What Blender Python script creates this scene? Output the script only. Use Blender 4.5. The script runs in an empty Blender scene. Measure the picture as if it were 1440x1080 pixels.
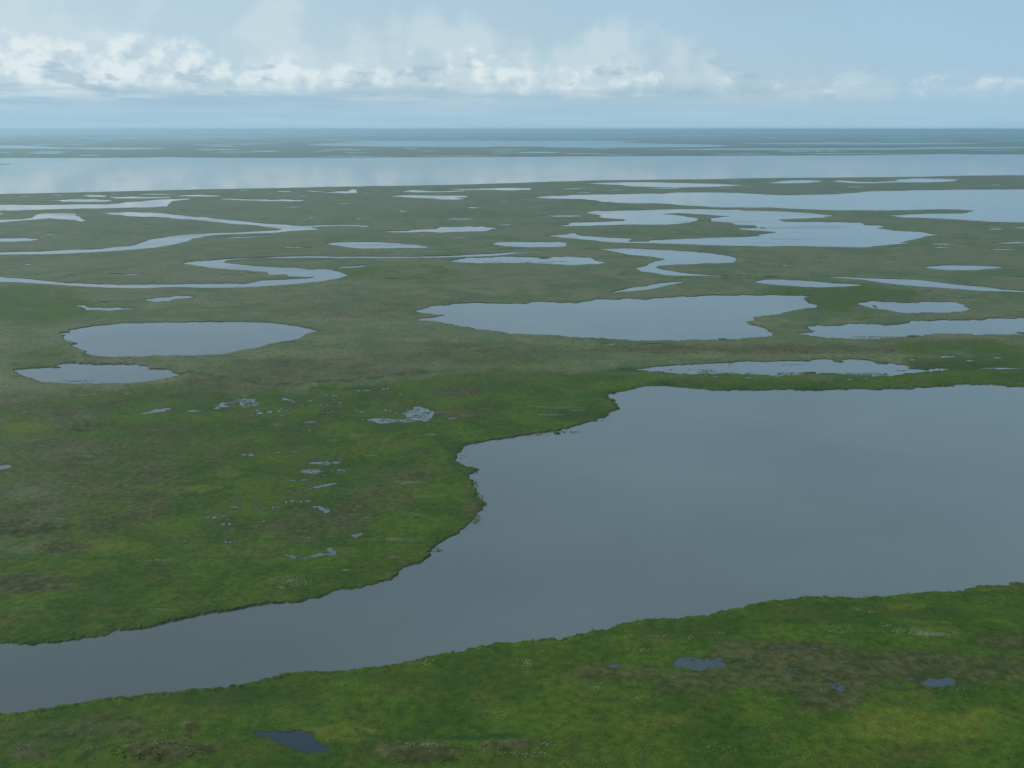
import bpy, math, random
import numpy as np
from mathutils import Vector
from mathutils.geometry import delaunay_2d_cdt

rng = np.random.default_rng(7)
random.seed(7)
scene = bpy.context.scene
col = scene.collection

# ------------------------------------------------------------------ camera
CAM_H = 150.0            # metres above the lakes: a low aircraft
FPX = 1413.0             # focal length for a 1440 pixel wide frame (35 mm lens)
HORIZON = 181.6
PITCH = math.atan((540 - HORIZON) / FPX)
cam_d = bpy.data.cameras.new('camera')
cam_d.sensor_width = 36.0
cam_d.lens = 36.0 * FPX / 1440.0
cam_d.clip_start = 1.0
cam_d.clip_end = 600000.0
cam = bpy.data.objects.new('camera', cam_d)
cam.location = (0, 0, CAM_H)
cam.rotation_euler = (math.pi / 2 - PITCH, 0, 0)
col.objects.link(cam)
scene.camera = cam

# ------------------------------------------------------------------ sun and sky
SUN_EL = math.radians(38.0)
SUN_AZ = math.radians(-62.0)       # left of the view direction (+Y), ahead of the camera
sun_d = bpy.data.lights.new('sun', 'SUN')
sun_d.energy = 2.2
sun_d.angle = math.radians(14.0)   # veiled by thin cloud
sun_d.color = (1.0, 0.97, 0.92)
sun = bpy.data.objects.new('sun', sun_d)
sdir = Vector((math.sin(SUN_AZ) * math.cos(SUN_EL), math.cos(SUN_AZ) * math.cos(SUN_EL), math.sin(SUN_EL)))
sun.rotation_euler = sdir.to_track_quat('Z', 'Y').to_euler()
sun.location = (0, 0, 4000)
col.objects.link(sun)

scene.view_settings.view_transform = 'Standard'
scene.view_settings.look = 'None'
scene.view_settings.exposure = 0.08
scene.view_settings.gamma = 1.0
scene.view_settings.use_curve_mapping = False
scene.render.engine = 'CYCLES'
scene.cycles.use_denoising = True
scene.cycles.max_bounces = 4
scene.cycles.diffuse_bounces = 2
scene.cycles.volume_bounces = 0
scene.cycles.sample_clamp_indirect = 4.0


class NT:
    """small helper to write node trees"""
    def __init__(self, tree):
        self.t = tree
        tree.nodes.clear()

    def n(self, kind, **kw):
        nd = self.t.nodes.new(kind)
        for k, v in kw.items():
            setattr(nd, k, v)
        return nd

    def put(self, sock, v):
        if isinstance(v, bpy.types.NodeSocket):
            self.t.links.new(v, sock)
        else:
            sock.default_value = v

    def math(self, op, a, b=0.0, c=0.0, clamp=False):
        nd = self.n('ShaderNodeMath', operation=op, use_clamp=clamp)
        for s, v in zip(nd.inputs, (a, b, c)):
            self.put(s, v)
        return nd.outputs[0]

    def vmath(self, op, a, b=(0, 0, 0)):
        nd = self.n('ShaderNodeVectorMath', operation=op)
        self.put(nd.inputs[0], a)
        self.put(nd.inputs[1], b)
        return nd.outputs[0]

    def ramp(self, v, a, b, lo=0.0, hi=1.0, smooth=True):
        nd = self.n('ShaderNodeMapRange', clamp=True)
        nd.interpolation_type = 'SMOOTHSTEP' if smooth else 'LINEAR'
        self.put(nd.inputs[0], v)
        for i, x in enumerate((a, b, lo, hi)):
            self.put(nd.inputs[i + 1], x)
        return nd.outputs[0]

    def noise(self, vec, scale, detail=4.0, rough=0.55, dist=0.0):
        nd = self.n('ShaderNodeTexNoise')
        self.put(nd.inputs['Vector'], vec)
        nd.inputs['Scale'].default_value = scale
        nd.inputs['Detail'].default_value = detail
        nd.inputs['Roughness'].default_value = rough
        nd.inputs['Distortion'].default_value = dist
        return nd.outputs[0]

    def mix(self, f, a, b):
        nd = self.n('ShaderNodeMix', data_type='RGBA')
        self.put(nd.inputs[0], f)
        self.put(nd.inputs[6], a if isinstance(a, bpy.types.NodeSocket) else (*a, 1))
        self.put(nd.inputs[7], b if isinstance(b, bpy.types.NodeSocket) else (*b, 1))
        return nd.outputs[2]


world = bpy.data.worlds.new('World')
scene.world = world
world.use_nodes = True
W = NT(world.node_tree)
sky = W.n('ShaderNodeTexSky', sky_type='NISHITA')
sky.sun_disc = False
sky.sun_elevation = SUN_EL
sky.sun_rotation = SUN_AZ
sky.altitude = 150
sky.air_density = 1.0
sky.dust_density = 0.6
sky.ozone_density = 1.5
SKY_STRENGTH = 0.085
skyc = W.vmath('SCALE', sky.outputs[0])
skyc.node.inputs[3].default_value = SKY_STRENGTH
tc = W.n('ShaderNodeTexCoord').outputs['Generated']
sep = W.n('ShaderNodeSeparateXYZ')
W.put(sep.inputs[0], tc)
dx, dy, dz = sep.outputs
el = W.math('MULTIPLY', W.math('ARCSINE', dz), 57.2958)           # degrees above the horizon
ela = W.math('ABSOLUTE', el)
# how far the bank of cumulus has built up: more to the left (towards the sun), with slow changes round the compass
side = W.math('ADD', W.math('MULTIPLY', dx, -0.82), W.math('MULTIPLY', dy, 0.57))     # cosine to azimuth -55
build = W.math('ADD', W.ramp(side, 0.10, 0.86, 0.0, 1.0, False),
               W.math('MULTIPLY', W.math('SUBTRACT', W.noise(tc, 5.0, 2.0), 0.5), 0.5))


def cloud_coords(sx, sz, off=(0, 0, 0)):
    v = W.vmath('MULTIPLY', tc, (sx, sx, sz))
    return W.vmath('ADD', v, off)


# thin high veil over the whole sky
veil_n = W.noise(cloud_coords(3.2, 9.0), 1.0, 3.0, 0.55)
veil = W.ramp(veil_n, 0.30, 0.75, 0.62, 0.86)
tone = W.ramp(side, 0.10, 0.86)
veilc = W.mix(tone, (0.345, 0.55, 0.72), (0.44, 0.60, 0.72))
plain_sky = W.mix(veil, skyc, veilc)
c = plain_sky
# faint pale towers behind the cumulus bank
n2 = W.noise(cloud_coords(16, 15, (3.1, 8.2, 1.0)), 1.0, 8.0, 0.56)
top2 = W.math('MULTIPLY_ADD', build, 9.4, 1.0)
cov2 = W.math('MULTIPLY', W.ramp(el, 1.0, 2.2), W.math('SUBTRACT', 1.0, W.ramp(W.math('DIVIDE', el, top2), 0.50, 1.20)))
d2 = W.math('MULTIPLY', W.ramp(W.math('ADD', n2, W.math('MULTIPLY', cov2, 0.24)), 0.60, 0.80), W.ramp(cov2, 0.0, 0.5))
c = W.mix(W.math('MULTIPLY', d2, W.ramp(build, 0.0, 0.6, 0.25, 0.78)), c, (0.55, 0.665, 0.725))
# the cumulus bank: lit towards the sun and on its tops
P1 = cloud_coords(27, 36, (0.4, 0.0, 0.7))
n1 = W.noise(P1, 1.0, 9.0, 0.60)
n1L = W.noise(W.vmath('ADD', P1, (-0.20, 0.02, 0.26)), 1.0, 5.0, 0.52)
top1 = W.math('MULTIPLY_ADD', build, 2.6, 2.35)
elb = W.math('MULTIPLY_ADD', W.math('SUBTRACT', W.noise(cloud_coords(11, 20, (4, 1, 2)), 1.0, 4.0, 0.55), 0.5), 2.6, el)
cov1 = W.math('MULTIPLY', W.ramp(elb, 0.9, 2.8), W.math('SUBTRACT', 1.0, W.ramp(W.math('DIVIDE', el, top1), 0.60, 1.12)))
amount = W.math('MULTIPLY_ADD', build, 0.155, 0.135)
cov1 = W.math('MULTIPLY', cov1, amount)
d1 = W.math('MULTIPLY', W.ramp(W.math('ADD', n1, cov1), 0.56, 0.80), W.ramp(cov1, 0.0, 0.07))
lit = W.math('MULTIPLY_ADD', W.math('SUBTRACT', n1, n1L), 4.2, W.math('MULTIPLY_ADD', build, 0.26, 0.60), clamp=True)
lit = W.math('MULTIPLY', lit, W.ramp(el, 1.2, 2.5, 0.30, 1.0))
cloudc = W.mix(lit, (0.36, 0.51, 0.625), (0.72, 0.81, 0.825))
c = W.mix(W.math('MULTIPLY', d1, W.math('MULTIPLY_ADD', build, 0.22, 0.62, clamp=True)), c, cloudc)
# small flat grey clouds in front
n3 = W.noise(cloud_coords(24, 66, (1.7, 2.2, 5.0)), 1.0, 6.0, 0.55)
cov3 = W.math('MULTIPLY', W.ramp(el, 0.9, 1.9), W.math('SUBTRACT', 1.0, W.ramp(el, 3.0, 4.1)))
cov3 = W.math('MULTIPLY', cov3, W.math('MULTIPLY_ADD', build, 0.06, 0.07))
d3 = W.math('MULTIPLY', W.ramp(W.math('ADD', n3, cov3), 0.65, 0.78), W.ramp(cov3, 0.0, 0.05))
c = W.mix(W.math('MULTIPLY', d3, 0.72), c, (0.35, 0.49, 0.60))
# the shaded floor of the bank: long blue grey bars below the lit heads
n5 = W.noise(cloud_coords(9, 95, (2.0, 7.0, 3.0)), 1.0, 5.0, 0.55)
cov5 = W.math('MULTIPLY', W.ramp(el, 0.7, 1.3), W.math('SUBTRACT', 1.0, W.ramp(el, 1.7, 2.7)))
d5 = W.math('MULTIPLY', W.ramp(n5, 0.38, 0.60), W.math('MULTIPLY', cov5, W.math('MULTIPLY_ADD', build, 0.62, 0.32, clamp=True)))
c = W.mix(d5, c, (0.315, 0.475, 0.595))
# haze low over the horizon
low = W.math('SUBTRACT', 1.0, W.ramp(ela, 0.5, 2.2))
n4 = W.noise(cloud_coords(7, 120), 1.0, 4.0, 0.5)
lowc = W.mix(W.ramp(n4, 0.35, 0.7), (0.32, 0.515, 0.66), (0.36, 0.555, 0.69))
c = W.mix(W.math('MULTIPLY', low, 0.85), c, lowc)
bg = W.n('ShaderNodeBackground')
W.put(bg.inputs[0], c)
bg0 = W.n('ShaderNodeBackground')
W.put(bg0.inputs[0], plain_sky)
# the bank of cloud only reaches a few degrees up; above it is the veiled sky alone
band = W.math('MULTIPLY', W.math('LESS_THAN', el, 11.0), W.math('GREATER_THAN', el, -2.5))
mixw = W.n('ShaderNodeMixShader')
W.put(mixw.inputs[0], band)
W.t.links.new(bg0.outputs[0], mixw.inputs[1])
W.t.links.new(bg.outputs[0], mixw.inputs[2])
wo = W.n('ShaderNodeOutputWorld')
W.t.links.new(mixw.outputs[0], wo.inputs[0])
world.cycles.sampling_method = 'MANUAL'
world.cycles.sample_map_resolution = 512

# ------------------------------------------------------------------ pixel <-> ground
SP, CP = math.sin(PITCH), math.cos(PITCH)


def ground_xy(px, py, z=0.0):
    """point of the plain that stands at a photograph pixel (1440 x 1080)"""
    px = np.asarray(px, float)
    py = np.asarray(py, float)
    r = (px - 720.0) / FPX
    u = (540.0 - py) / FPX
    ddz = -SP + u * CP
    ddy = CP + u * SP
    t = (z - CAM_H) / ddz
    return r * t, ddy * t


def pixel_of(x, y, z=0.0):
    x = np.asarray(x, float)
    y = np.asarray(y, float)
    zz = z - CAM_H
    depth = y * CP - zz * SP
    up = y * SP + zz * CP
    return 720 + FPX * x / depth, 540 - FPX * up / depth


# value noise for relief
_tab = rng.random((256, 256)).astype(np.float64)


def vnoise(x, y):
    xi = np.floor(x).astype(np.int64)
    yi = np.floor(y).astype(np.int64)
    fx, fy = x - xi, y - yi
    fx = fx * fx * (3 - 2 * fx)
    fy = fy * fy * (3 - 2 * fy)
    a = _tab[xi & 255, yi & 255]
    b = _tab[(xi + 1) & 255, yi & 255]
    c_ = _tab[xi & 255, (yi + 1) & 255]
    d = _tab[(xi + 1) & 255, (yi + 1) & 255]
    return (a * (1 - fx) + b * fx) * (1 - fy) + (c_ * (1 - fx) + d * fx) * fy - 0.5


# ------------------------------------------------------------------ the lakes, ponds and rivers
#   (name, label, category, group, rough, outline in photograph pixels)
LAKES = []


def lake(name, label, pts, rough=0.12, group=None, small=False):
    LAKES.append(dict(name=name, label=label, group=group, rough=rough, pts=pts, small=small))


def blob(name, label, x0, x1, y, h, group=None, small=True, lean=0.0, rough=0.05):
    """a low pool, lying x0..x1 wide and 2h deep as seen"""
    n = 7 if x1 - x0 < 60 else 11
    up, dn = [], []
    for i in range(n):
        t = (i + 0.5 + random.uniform(-.25, .25)) / n
        s = (4 * t * (1 - t)) ** 0.6
        x = x0 + (x1 - x0) * t
        yy = y + lean * (t - 0.5)
        up.append((x, yy - h * s * random.uniform(0.45, 1.15)))
        dn.append((x, yy + h * s * random.uniform(0.45, 1.15)))
    pts = [(x0, y - lean / 2)] + up + [(x1, y + lean / 2)] + dn[::-1]
    LAKES.append(dict(name=name, label=label, group=group, rough=rough, pts=pts, small=small))


lake('lake', 'broad grey lake filling the right foreground, narrowing to the left edge', [
    (-700,960),(-400,930),(-150,912),(0,904),(30,906),(75,904),(140,894),(200,884),(270,868),(330,857),(375,849),(430,844),
    (465,832),(510,825),(545,816),(565,798),(590,792),(603,782),(612,766),(640,751),(657,738),(668,722),(679,712),(672,700),
    (668,690),(664,676),(655,668),(668,663),(672,660),(655,657),(645,652),(638,648),(640,638),(650,628),(680,621),(720,615),
    (760,609),(800,602),(830,592),(855,580),(869,572),(866,564),(853,556),(868,551),(890,547),(905,543),(930,542),(960,545),
    (990,547),(1020,549),(1060,549),(1110,547),(1150,549),(1185,547),(1240,548),(1300,545),(1340,541),(1380,541),(1420,544),
    (1440,544),(1560,550),(1750,570),(1930,640),(1980,720),(1880,790),(1700,800),(1560,812),(1440,821),(1425,820),(1390,824),(1350,832),(1300,834),(1262,838),(1225,841),
    (1205,843),(1170,841),(1145,841),(1110,845),(1080,847),(1050,853),(1020,860),(990,866),(955,872),(930,871),(900,874),
    (880,877),(857,886),(830,889),(800,896),(760,901),(720,905),(680,910),(660,914),(635,919),(600,925),(570,932),(540,937),
    (500,942),(470,945),(440,945),(420,946),(380,955),(340,963),(300,970),(270,969),(235,976),(200,978),(165,981),(120,988),
    (80,994),(40,1001),(0,1003),(-150,1030),(-400,1080),(-700,1110)], 0.10)
lake('pond', 'shallow reedy pond strung along the strip above the foreground lake', [
    (872,519),(900,518),(925,515),(960,513),(1000,511),(1030,510),(1060,508),(1100,508),(1150,505),(1200,505),(1225,507),
    (1250,510),(1275,514),(1282,517),(1300,520),(1325,518),(1350,518),(1330,522),(1300,524),(1270,527),(1240,529),(1200,528),
    (1160,526),(1120,529),(1080,528),(1040,526),(1000,527),(960,526),(930,523),(900,521)])
lake('lake', 'long lake running off the right edge behind the brown strip', [
    (1120,468),(1145,466),(1135,460),(1150,457),(1190,456),(1225,455),(1245,457),(1270,455),(1280,450),(1310,451),(1350,450),
    (1380,450),(1400,447),(1440,446),(1600,444),(1680,452),(1650,468),(1440,472),(1400,471),(1360,470),(1330,470),(1300,472),
    (1260,476),(1230,477),(1190,477),(1160,475),(1135,472)])
lake('lake', 'small rounded lake with a tiny reed clump, near right edge', [
    (1200,427),(1215,425),(1222,423),(1250,424),(1280,426),(1300,424),(1330,424),(1345,425),(1355,428),(1368,435),(1355,438),
    (1320,440),(1290,441),(1265,440),(1250,437),(1225,434),(1212,430)])
lake('lake', 'large grey lake in the middle of the plain, pointed at its left end', [
    (582,437),(595,435),(605,431),(640,427),(665,425),(690,426),(740,427),(745,425),(780,425),(810,426),(830,423),(845,420),
    (870,421),(885,419),(910,421),(920,419),(945,418),(960,416),(980,417),(1000,415),(1040,414),(1075,415),(1110,415),(1148,417),
    (1130,420),(1137,426),(1150,428),(1148,433),(1120,437),(1100,442),(1080,444),(1060,446),(1052,454),(1065,458),(1080,463),
    (1088,468),(1088,474),(1060,476),(1040,478),(1010,479),(980,478),(950,480),(900,480),(880,478),(830,475),(780,472),(730,470),
    (690,465),(655,460),(620,455),(588,451),(590,448),(612,446),(624,443),(610,443),(590,440)])
lake('lake', 'oval blue grey lake alone in the left middle distance', [
    (83,468),(98,467),(95,464),(130,458),(180,454),(240,453),(300,452),(340,452),(390,455),(420,459),(448,466),(430,470),
    (423,476),(400,480),(380,484),(362,490),(330,495),(310,499),(260,501),(200,502),(140,502),(118,498),(118,493),(105,489),
    (98,485),(108,483),(95,480),(88,474)], 0.07)
lake('pond', 'ragged pond just below the oval lake on the left', [
    (17,520),(40,518),(85,517),(78,513),(95,511),(130,511),(130,513),(150,512),(190,512),(210,515),(212,519),(235,519),
    (260,527),(230,533),(200,538),(150,540),(90,540),(55,538),(45,533),(30,528)], 0.07)
lake('pond', 'slim curved pond above the left end of the oval lake', [
    (105,430),(115,429),(125,432),(150,433),(190,433),(180,436),(150,437),(120,436)])
lake('pond', 'small hooked pond above the middle of the oval lake', [
    (202,421),(215,420),(225,418),(255,416),(275,417),(265,420),(245,421),(240,424),(220,425),(207,423)])
lake('river', 'river looping in a tight pale bend across the left middle distance', [
    (-160,384),(0,389),(40,392),(70,395),(90,398),(130,399),(200,400),(240,400),(290,399),(340,399),(352,398),(365,394.5),(390,393.5),
    (430,391.5),(442,389.5),(435,390),(405,389),(400,386),(378,387),(375,383),(345,380),(320,379),(295,377),(275,374),(255,370.5),
    (275,367),(315,364),(340,362.8),(377,361.5),(400,360.5),(460,360),(540,360.5),(600,360),(640,359),(667,357.5),(705,355.5),
    (740,354),(767,352.5),(768,353.5),(745,355),(720,357.5),(700,359.5),(660,361.5),(600,363),(540,363),(470,363),(420,363),
    (377,363.2),(345,364.4),(325,365.5),(318,367),(315,369),(330,371),(360,374),(380,375),(415,376),(435,379),(455,378),(463,379),
    (480,383),(491,388),(478,392),(455,396),(430,398),(400,401),(370,403),(340,405),(300,405),(240,404),(200,406),(165,405),
    (130,404),(110,403),(85,401),(50,399),(0,397),(-160,391)], 0.06)
lake('pond', 'slim pond off the outer side of the river bend', [
    (475,377),(480,375),(500,374),(516,372.5),(517,374.5),(505,376),(487,377)], 0.06)
lake('river', 'forked river winding up from the left edge to a narrow tip', [
    (-120,357),(0,355),(60,353),(140,350),(180,346),(195,342),(205,339),(218,335),(240,332),(262,330),(290,328),(320,327),(350,326),
    (370,325),(390,323.4),(396,322),(380,320),(360,317),(330,315),(300,312),(270,309),(240,307),(215,305),(200,305),(180,304),
    (165,302),(145,300),(135,299),(165,299),(180,298),(215,299),(240,301),(258,303),(280,305),(310,308),(330,310),(360,313),
    (380,315),(405,316),(410,317),(440,317),(480,316),(500,316),(525,317.5),(515,319.5),(490,318),(450,318.7),(438,320),(450,322),
    (438,323.5),(415,325),(390,327),(360,328.2),(330,329.2),(310,330),(290,332),(270,336),(257,341),(240,345),(215,349),(190,351),
    (150,354),(100,357),(50,358),(0,358.5),(-120,361)], 0.05)
lake('stream', 'thin stream beside the fork of the left river', [
    (305,335),(330,333.5),(355,332),(382,330.5),(380,332),(350,334),(330,335)], 0.04)
lake('pond', 'narrow pale pond cut by the left edge below the forked river', [(-40,336),(0,335),(35,335),(55,337),(45,339),(20,340),(-40,340)])
lake('pond', 'crooked pale pond with a channel to the left edge', [
    (-60,310),(0,309),(30,308),(46,306),(50,302),(60,300),(100,300),(107,300),(107,303),(117,306),(123,310),(112,312),(108,310),
    (95,309),(70,307),(60,308),(50,309),(25,311),(0,313),(-60,315)], 0.06)
lake('pond', 'sliver of pale water on the left edge above the crooked pond', [(-30,300),(0,298.5),(6,300),(0,301.5),(-30,302)])
lake('lake', 'bright pale lake reaching in from the left edge below the great lake', [
    (-150,289),(0,288),(25,288),(85,287.5),(120,287.5),(150,287),(165,286),(180,284),(202,283),(205,282),(225,280),(250,279.5),(268,279),
    (262,281),(240,284),(237,288),(236,290),(215,291.5),(185,292),(150,293),(120,293),(85,294),(55,295),(25,296),(0,296),(-150,298)], 0.07)
lake('pond', 'pale pond lying left, just above the bright left lake', [(72,281),(85,281),(100,280),(135,280),(158,283),(140,284),(105,284),(85,284)])
lake('pond', 'small bright pond nearest the great lake on the left', [(117,275),(125,274),(148,274),(150,276),(140,277),(125,277)])
lake('pond', 'long bright pond right of the small bright one on the left', [(155,276.5),(190,276),(240,277),(243,278),(210,279),(165,279)])
lake('pond', 'thin bright pond hugging the great lake shore on the left', [(188,273.5),(215,272.5),(255,272.5),(250,274),(200,274)])
lake('pond', 'bright pond with two tapering ends below the great lake', [(243,275),(270,274),(300,274.5),(316,275.5),(300,276.5),(255,276)])
lake('pond', 'long slender bright pond right of the forked river head', [
    (310,279),(345,280),(400,280),(437,282),(420,283),(370,283),(345,282),(325,281)])
lake('pond', 'broken thin pond near the great lake, left of centre', [
    (427,267),(445,269),(460,270),(475,269),(490,269),(495,266),(503,267),(503,271),(485,272),(465,271),(445,270)], 0.04)
lake('pond', 'narrow pond near the great lake shore at the centre', [
    (563,269),(580,267),(590,267.5),(610,269),(650,268),(655,269),(620,270.5),(585,271)], 0.04)
lake('pond', 'split flat pond below the narrow central one', [
    (547,276),(575,274),(620,275),(655,275),(658,277),(640,278),(655,279.5),(640,281),(615,280.5),(612,279.5),(590,279),(565,277)], 0.06)
lake('pond', 'flat blue pond beside the great lake, right of centre', [
    (632,266),(660,265.5),(690,265),(700,264),(745,264.5),(747,267),(720,268),(690,267),(650,267)], 0.06)
lake('pond', 'two lobed blue pond lying in the centre of the far plain', [
    (520,326),(545,325),(580,323),(610,322),(618,319),(640,319),(680,318.5),(685,320),(703,321),(690,323),(685,325),(655,326),
    (620,327.5),(580,327),(550,327)])
lake('pond', 'smooth almond shaped pond above the narrow channel', [
    (457,343),(470,341),(510,340),(535,340),(560,342),(585,344),(605,347.5),(590,349),(555,349.5),(510,350),(490,348),(470,345)], 0.05)
lake('pond', 'blunt ended pond right of the almond shaped one', [
    (690,343),(700,340),(740,340),(785,340),(797,342),(795,345),(800,347),(775,348),(740,348),(715,347),(700,345)], 0.06)
lake('pond', 'weedy flat pond just below the end of the narrow channel', [
    (630,368),(645,364),(655,362),(690,362),(740,361),(760,362),(790,361),(830,362),(835,365),(843,367),(857,369),(840,372),
    (810,373),(780,372),(740,370),(700,370.5),(660,370),(640,369)])
lake('river', 'river curling like a hook right of centre', [
    (840,351),(857,349.5),(885,349),(915,350),(955,352.5),(992,355),(1015,358),(1030,360.5),(1039,365.5),(1035,369),(1012,371),
    (990,370.5),(960,372),(925,374),(926,377.5),(947,381),(965,384),(990,386),(1022,387.5),(1062,388),(1040,389),(1002,389),
    (977,388.2),(952,388),(935,387),(920,384),(902,382),(891,377),(907,374),(920,367.5),(935,364.5),(915,361),(890,359),(870,355),(860,353)], 0.07)
lake('stream', 'short straight stream slanting down to the large middle lake', [
    (854,412),(865,409),(885,405),(915,400),(935,397),(955,396),(962,396.5),(952,399.5),(925,405),(900,409),(875,410.5),(862,412.5)], 0.06)
lake('pond', 'lens shaped pond above the right end of the middle lake', [
    (1058,397),(1075,393),(1100,393),(1140,395),(1170,398),(1200,399),(1217,401),(1200,403),(1170,404.5),(1130,404),(1100,402),(1080,400)], 0.06)
lake('stream', 'long narrow stream slanting down to the right edge', [
    (1155,389.5),(1180,389),(1220,391),(1260,392),(1290,393),(1315,396),(1350,400),(1385,403),(1410,407),(1440,408.5),(1560,414),
    (1560,416.5),(1440,411),(1400,410),(1370,409),(1330,406),(1300,404),(1265,401),(1240,398),(1215,394),(1185,391.5)], 0.05)
lake('pond', 'flat oval pond alone near the right edge', [
    (1297,375.5),(1320,373.5),(1350,373),(1390,374),(1415,376),(1395,378),(1370,380),(1330,380),(1310,378)], 0.06)
lake('lake', 'many armed lake with long grassy spits, right of centre', [
    (782,317.5),(800,316),(802,312.5),(835,312),(875,311),(879,309),(852,307),(840,305),(845,303),(830,300.5),(820,299),(835,297),
    (880,296),(915,295),(952,294),(990,294.2),(1040,294.5),(1045,296),(1072,296.5),(1100,297.2),(1140,299.5),(1160,302),(1175,303),
    (1155,306),(1122,307.5),(1095,309),(1105,311.5),(1147,312),(1180,312),(1210,313),(1215,316),(1235,317),(1246,319),(1232,321),
    (1255,324),(1297,326),(1324,330.5),(1300,332.5),(1285,337.5),(1265,341),(1280,342.5),(1240,345.5),(1220,348),(1180,347.5),
    (1142,347),(1105,346),(1080,347),(1055,346),(990,345),(965,344),(915,342.5),(880,342),(852,340.5),(822,337.5),(800,335),(770,332),
    (790,330),(807,327.5),(815,331),(840,333),(865,334),(887,335.5),(884,339.5),(912,339.5),(915,337.5),(965,335.5),(1015,334),
    (1040,333),(1070,332),(1067,329.5),(1090,327),(1072,325),(1040,322.5),(1037,320.5),(1065,320),(1062,317.5),(1032,316),(1030,314),
    (1000,311),(995,307),(1027,304.5),(1002,302.5),(952,299.5),(932,301),(952,302.5),(982,307),(980,310.5),(962,314),(940,316),
    (890,316),(852,317),(815,318),(795,318.5)], 0.055)
lake('lake', 'wide pale lake running off the right edge behind the many armed lake', [
    (752,277.5),(765,276),(810,274),(865,273),(935,272),(952,270.5),(990,270.5),(1040,271),(1072,273),(1100,274.5),(1130,274),(1175,273),
    (1210,270.5),(1222,269),(1267,268),(1330,267),(1392,266.5),(1440,266),(1650,264),(1750,285),(1650,310),(1440,313),(1392,312),
    (1355,309.5),(1330,308),(1297,306.5),(1270,306),(1250,303),(1280,301),(1305,300.5),(1355,300),(1362,298),(1369,296.5),(1345,294.5),
    (1297,295),(1240,296),(1180,296),(1145,295),(1110,293.5),(1080,292),(1052,292),(1002,291.5),(977,289.5),(940,287),(920,286),(890,286),
    (865,285),(847,284),(840,282),(815,280),(785,279.5),(765,279)], 0.05)
lake('pond', 'long blue pond on the strip between the great lake and the pale lake', [
    (827,257.5),(852,256.5),(910,256),(947,257),(990,258),(1022,259),(1046,261),(1027,262),(990,263),(952,264),(915,263),(885,262),
    (875,260.5),(840,259)], 0.05)
lake('pond', 'pale pond in the middle of the far right strip', [(1080,257),(1110,253.5),(1135,253),(1155,255),(1135,257.5),(1100,258)], 0.05)
lake('pond', 'irregular pale pond at the right of the far strip', [
    (1165,255),(1180,253.5),(1200,255),(1230,256),(1255,254.5),(1265,252),(1285,251),(1310,251),(1350,252.5),(1340,255),(1310,256.5),
    (1260,256.5),(1230,258),(1195,257.5)], 0.05)
lake('lake', 'great bright lake spanning the whole far plain', [
    (-420,224),(0,222),(100,222),(200,221.5),(230,220.6),(270,221.5),(360,222),(500,221.5),(700,220.7),(900,219.5),(1080,218.7),(1200,218.5),
    (1310,216.8),(1345,216.2),(1360,217),(1440,217),(1800,216),(1950,226),(1800,243),(1440,246.5),(1360,247),(1300,248.5),(1200,249.5),
    (1080,250.5),(1000,252),(900,253),(825,254),(800,255),(760,256),(720,257.5),(640,260),(560,261.5),(480,262.5),(400,264.5),
    (300,266),(200,268.3),(100,270.8),(0,273),(-420,283)], 0.012)
lake('lake', 'pale far lake below the horizon at the left edge', [
    (-160,203),(0,204),(50,205),(90,207.5),(160,207.5),(235,208),(225,209.3),(170,210.3),(100,209.2),(0,208.6),(-160,209)], 0.02)
lake('lake', 'long far lake below the horizon at the centre', [
    (430,203),(460,201.6),(512,200.8),(470,199.8),(512,198),(560,197.5),(640,197.5),(720,197.5),(810,197.5),(900,198),(905,198.8),
    (865,200.3),(905,201.5),(980,203),(1015,204),(1030,205),(1010,206.2),(970,206.8),(900,207.3),(840,207.8),(780,207.3),(760,206),
    (700,206),(680,206.8),(600,206.4),(530,206),(470,205),(440,204)], 0.02)
lake('lake', 'thin far lake, upper one at the right below the horizon', [
    (1030,201.5),(1080,201.2),(1140,200.5),(1170,199.6),(1200,200.4),(1300,200.4),(1400,201.2),(1330,202.9),(1200,203.3),(1140,203),(1080,202.7)], 0.02)
lake('lake', 'thin far lake, lower one reaching the right edge', [
    (900,210.3),(1000,209),(1080,208.4),(1250,208.3),(1330,206.6),(1440,206.5),(1560,206.5),(1560,208.5),(1440,208.6),(1350,209.1),(1250,210.5),(1150,210.5),(1000,210.9)], 0.02)
FAR = 'thin silver pools on the farthest plain'
for k, (a, b, y, h) in enumerate([
        (0,16,192.5,.4),(100,205,194.5,.5),(150,467,191.5,.35),(85,100,199.6,.35),(43,80,203,.45),(80,130,203.6,.35),(33,95,215,.6),(110,145,218.3,.5),
        (0,15,214.5,.4),(262,330,203.3,.35),(290,332,205.4,.5),(272,340,210.4,.5),(320,395,201.5,.3),(350,397,212.5,.5),(440,467,212.5,.4),
        (480,525,215,.4),(430,568,219.6,.4),(573,720,219.3,.35),(690,722,212.6,.35),(690,725,215.4,.35),(565,590,208.6,.4),(722,790,214,.4),(790,855,216,.4),
        (832,900,217.6,.4),(865,930,191.5,.35),(745,765,192.5,.3),(815,833,195.5,.3),(960,975,198,.35),(1000,1090,187.6,.3),(1080,1195,212.3,.5),
        (1000,1085,216.6,.45),(1092,1290,216.0,.35),(1350,1440,211.3,.4),(1390,1460,197.6,.5),(700,722,185.4,.3),(40,62,188.5,.3),(205,250,189.5,.3),(1120,1160,196,.3),
        (1090,1130,189,.25),(560,640,188.6,.25),(250,300,196.6,.35),(1230,1330,193.6,.3),(-120,-20,199,.6),(-200,-40,213,.8),(1500,1620,203,.8)]):
    blob('pool', 'thin silver pool on the farthest plain under the horizon', a, b, y, h * 1.7, FAR, small=False, rough=0.01)
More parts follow.
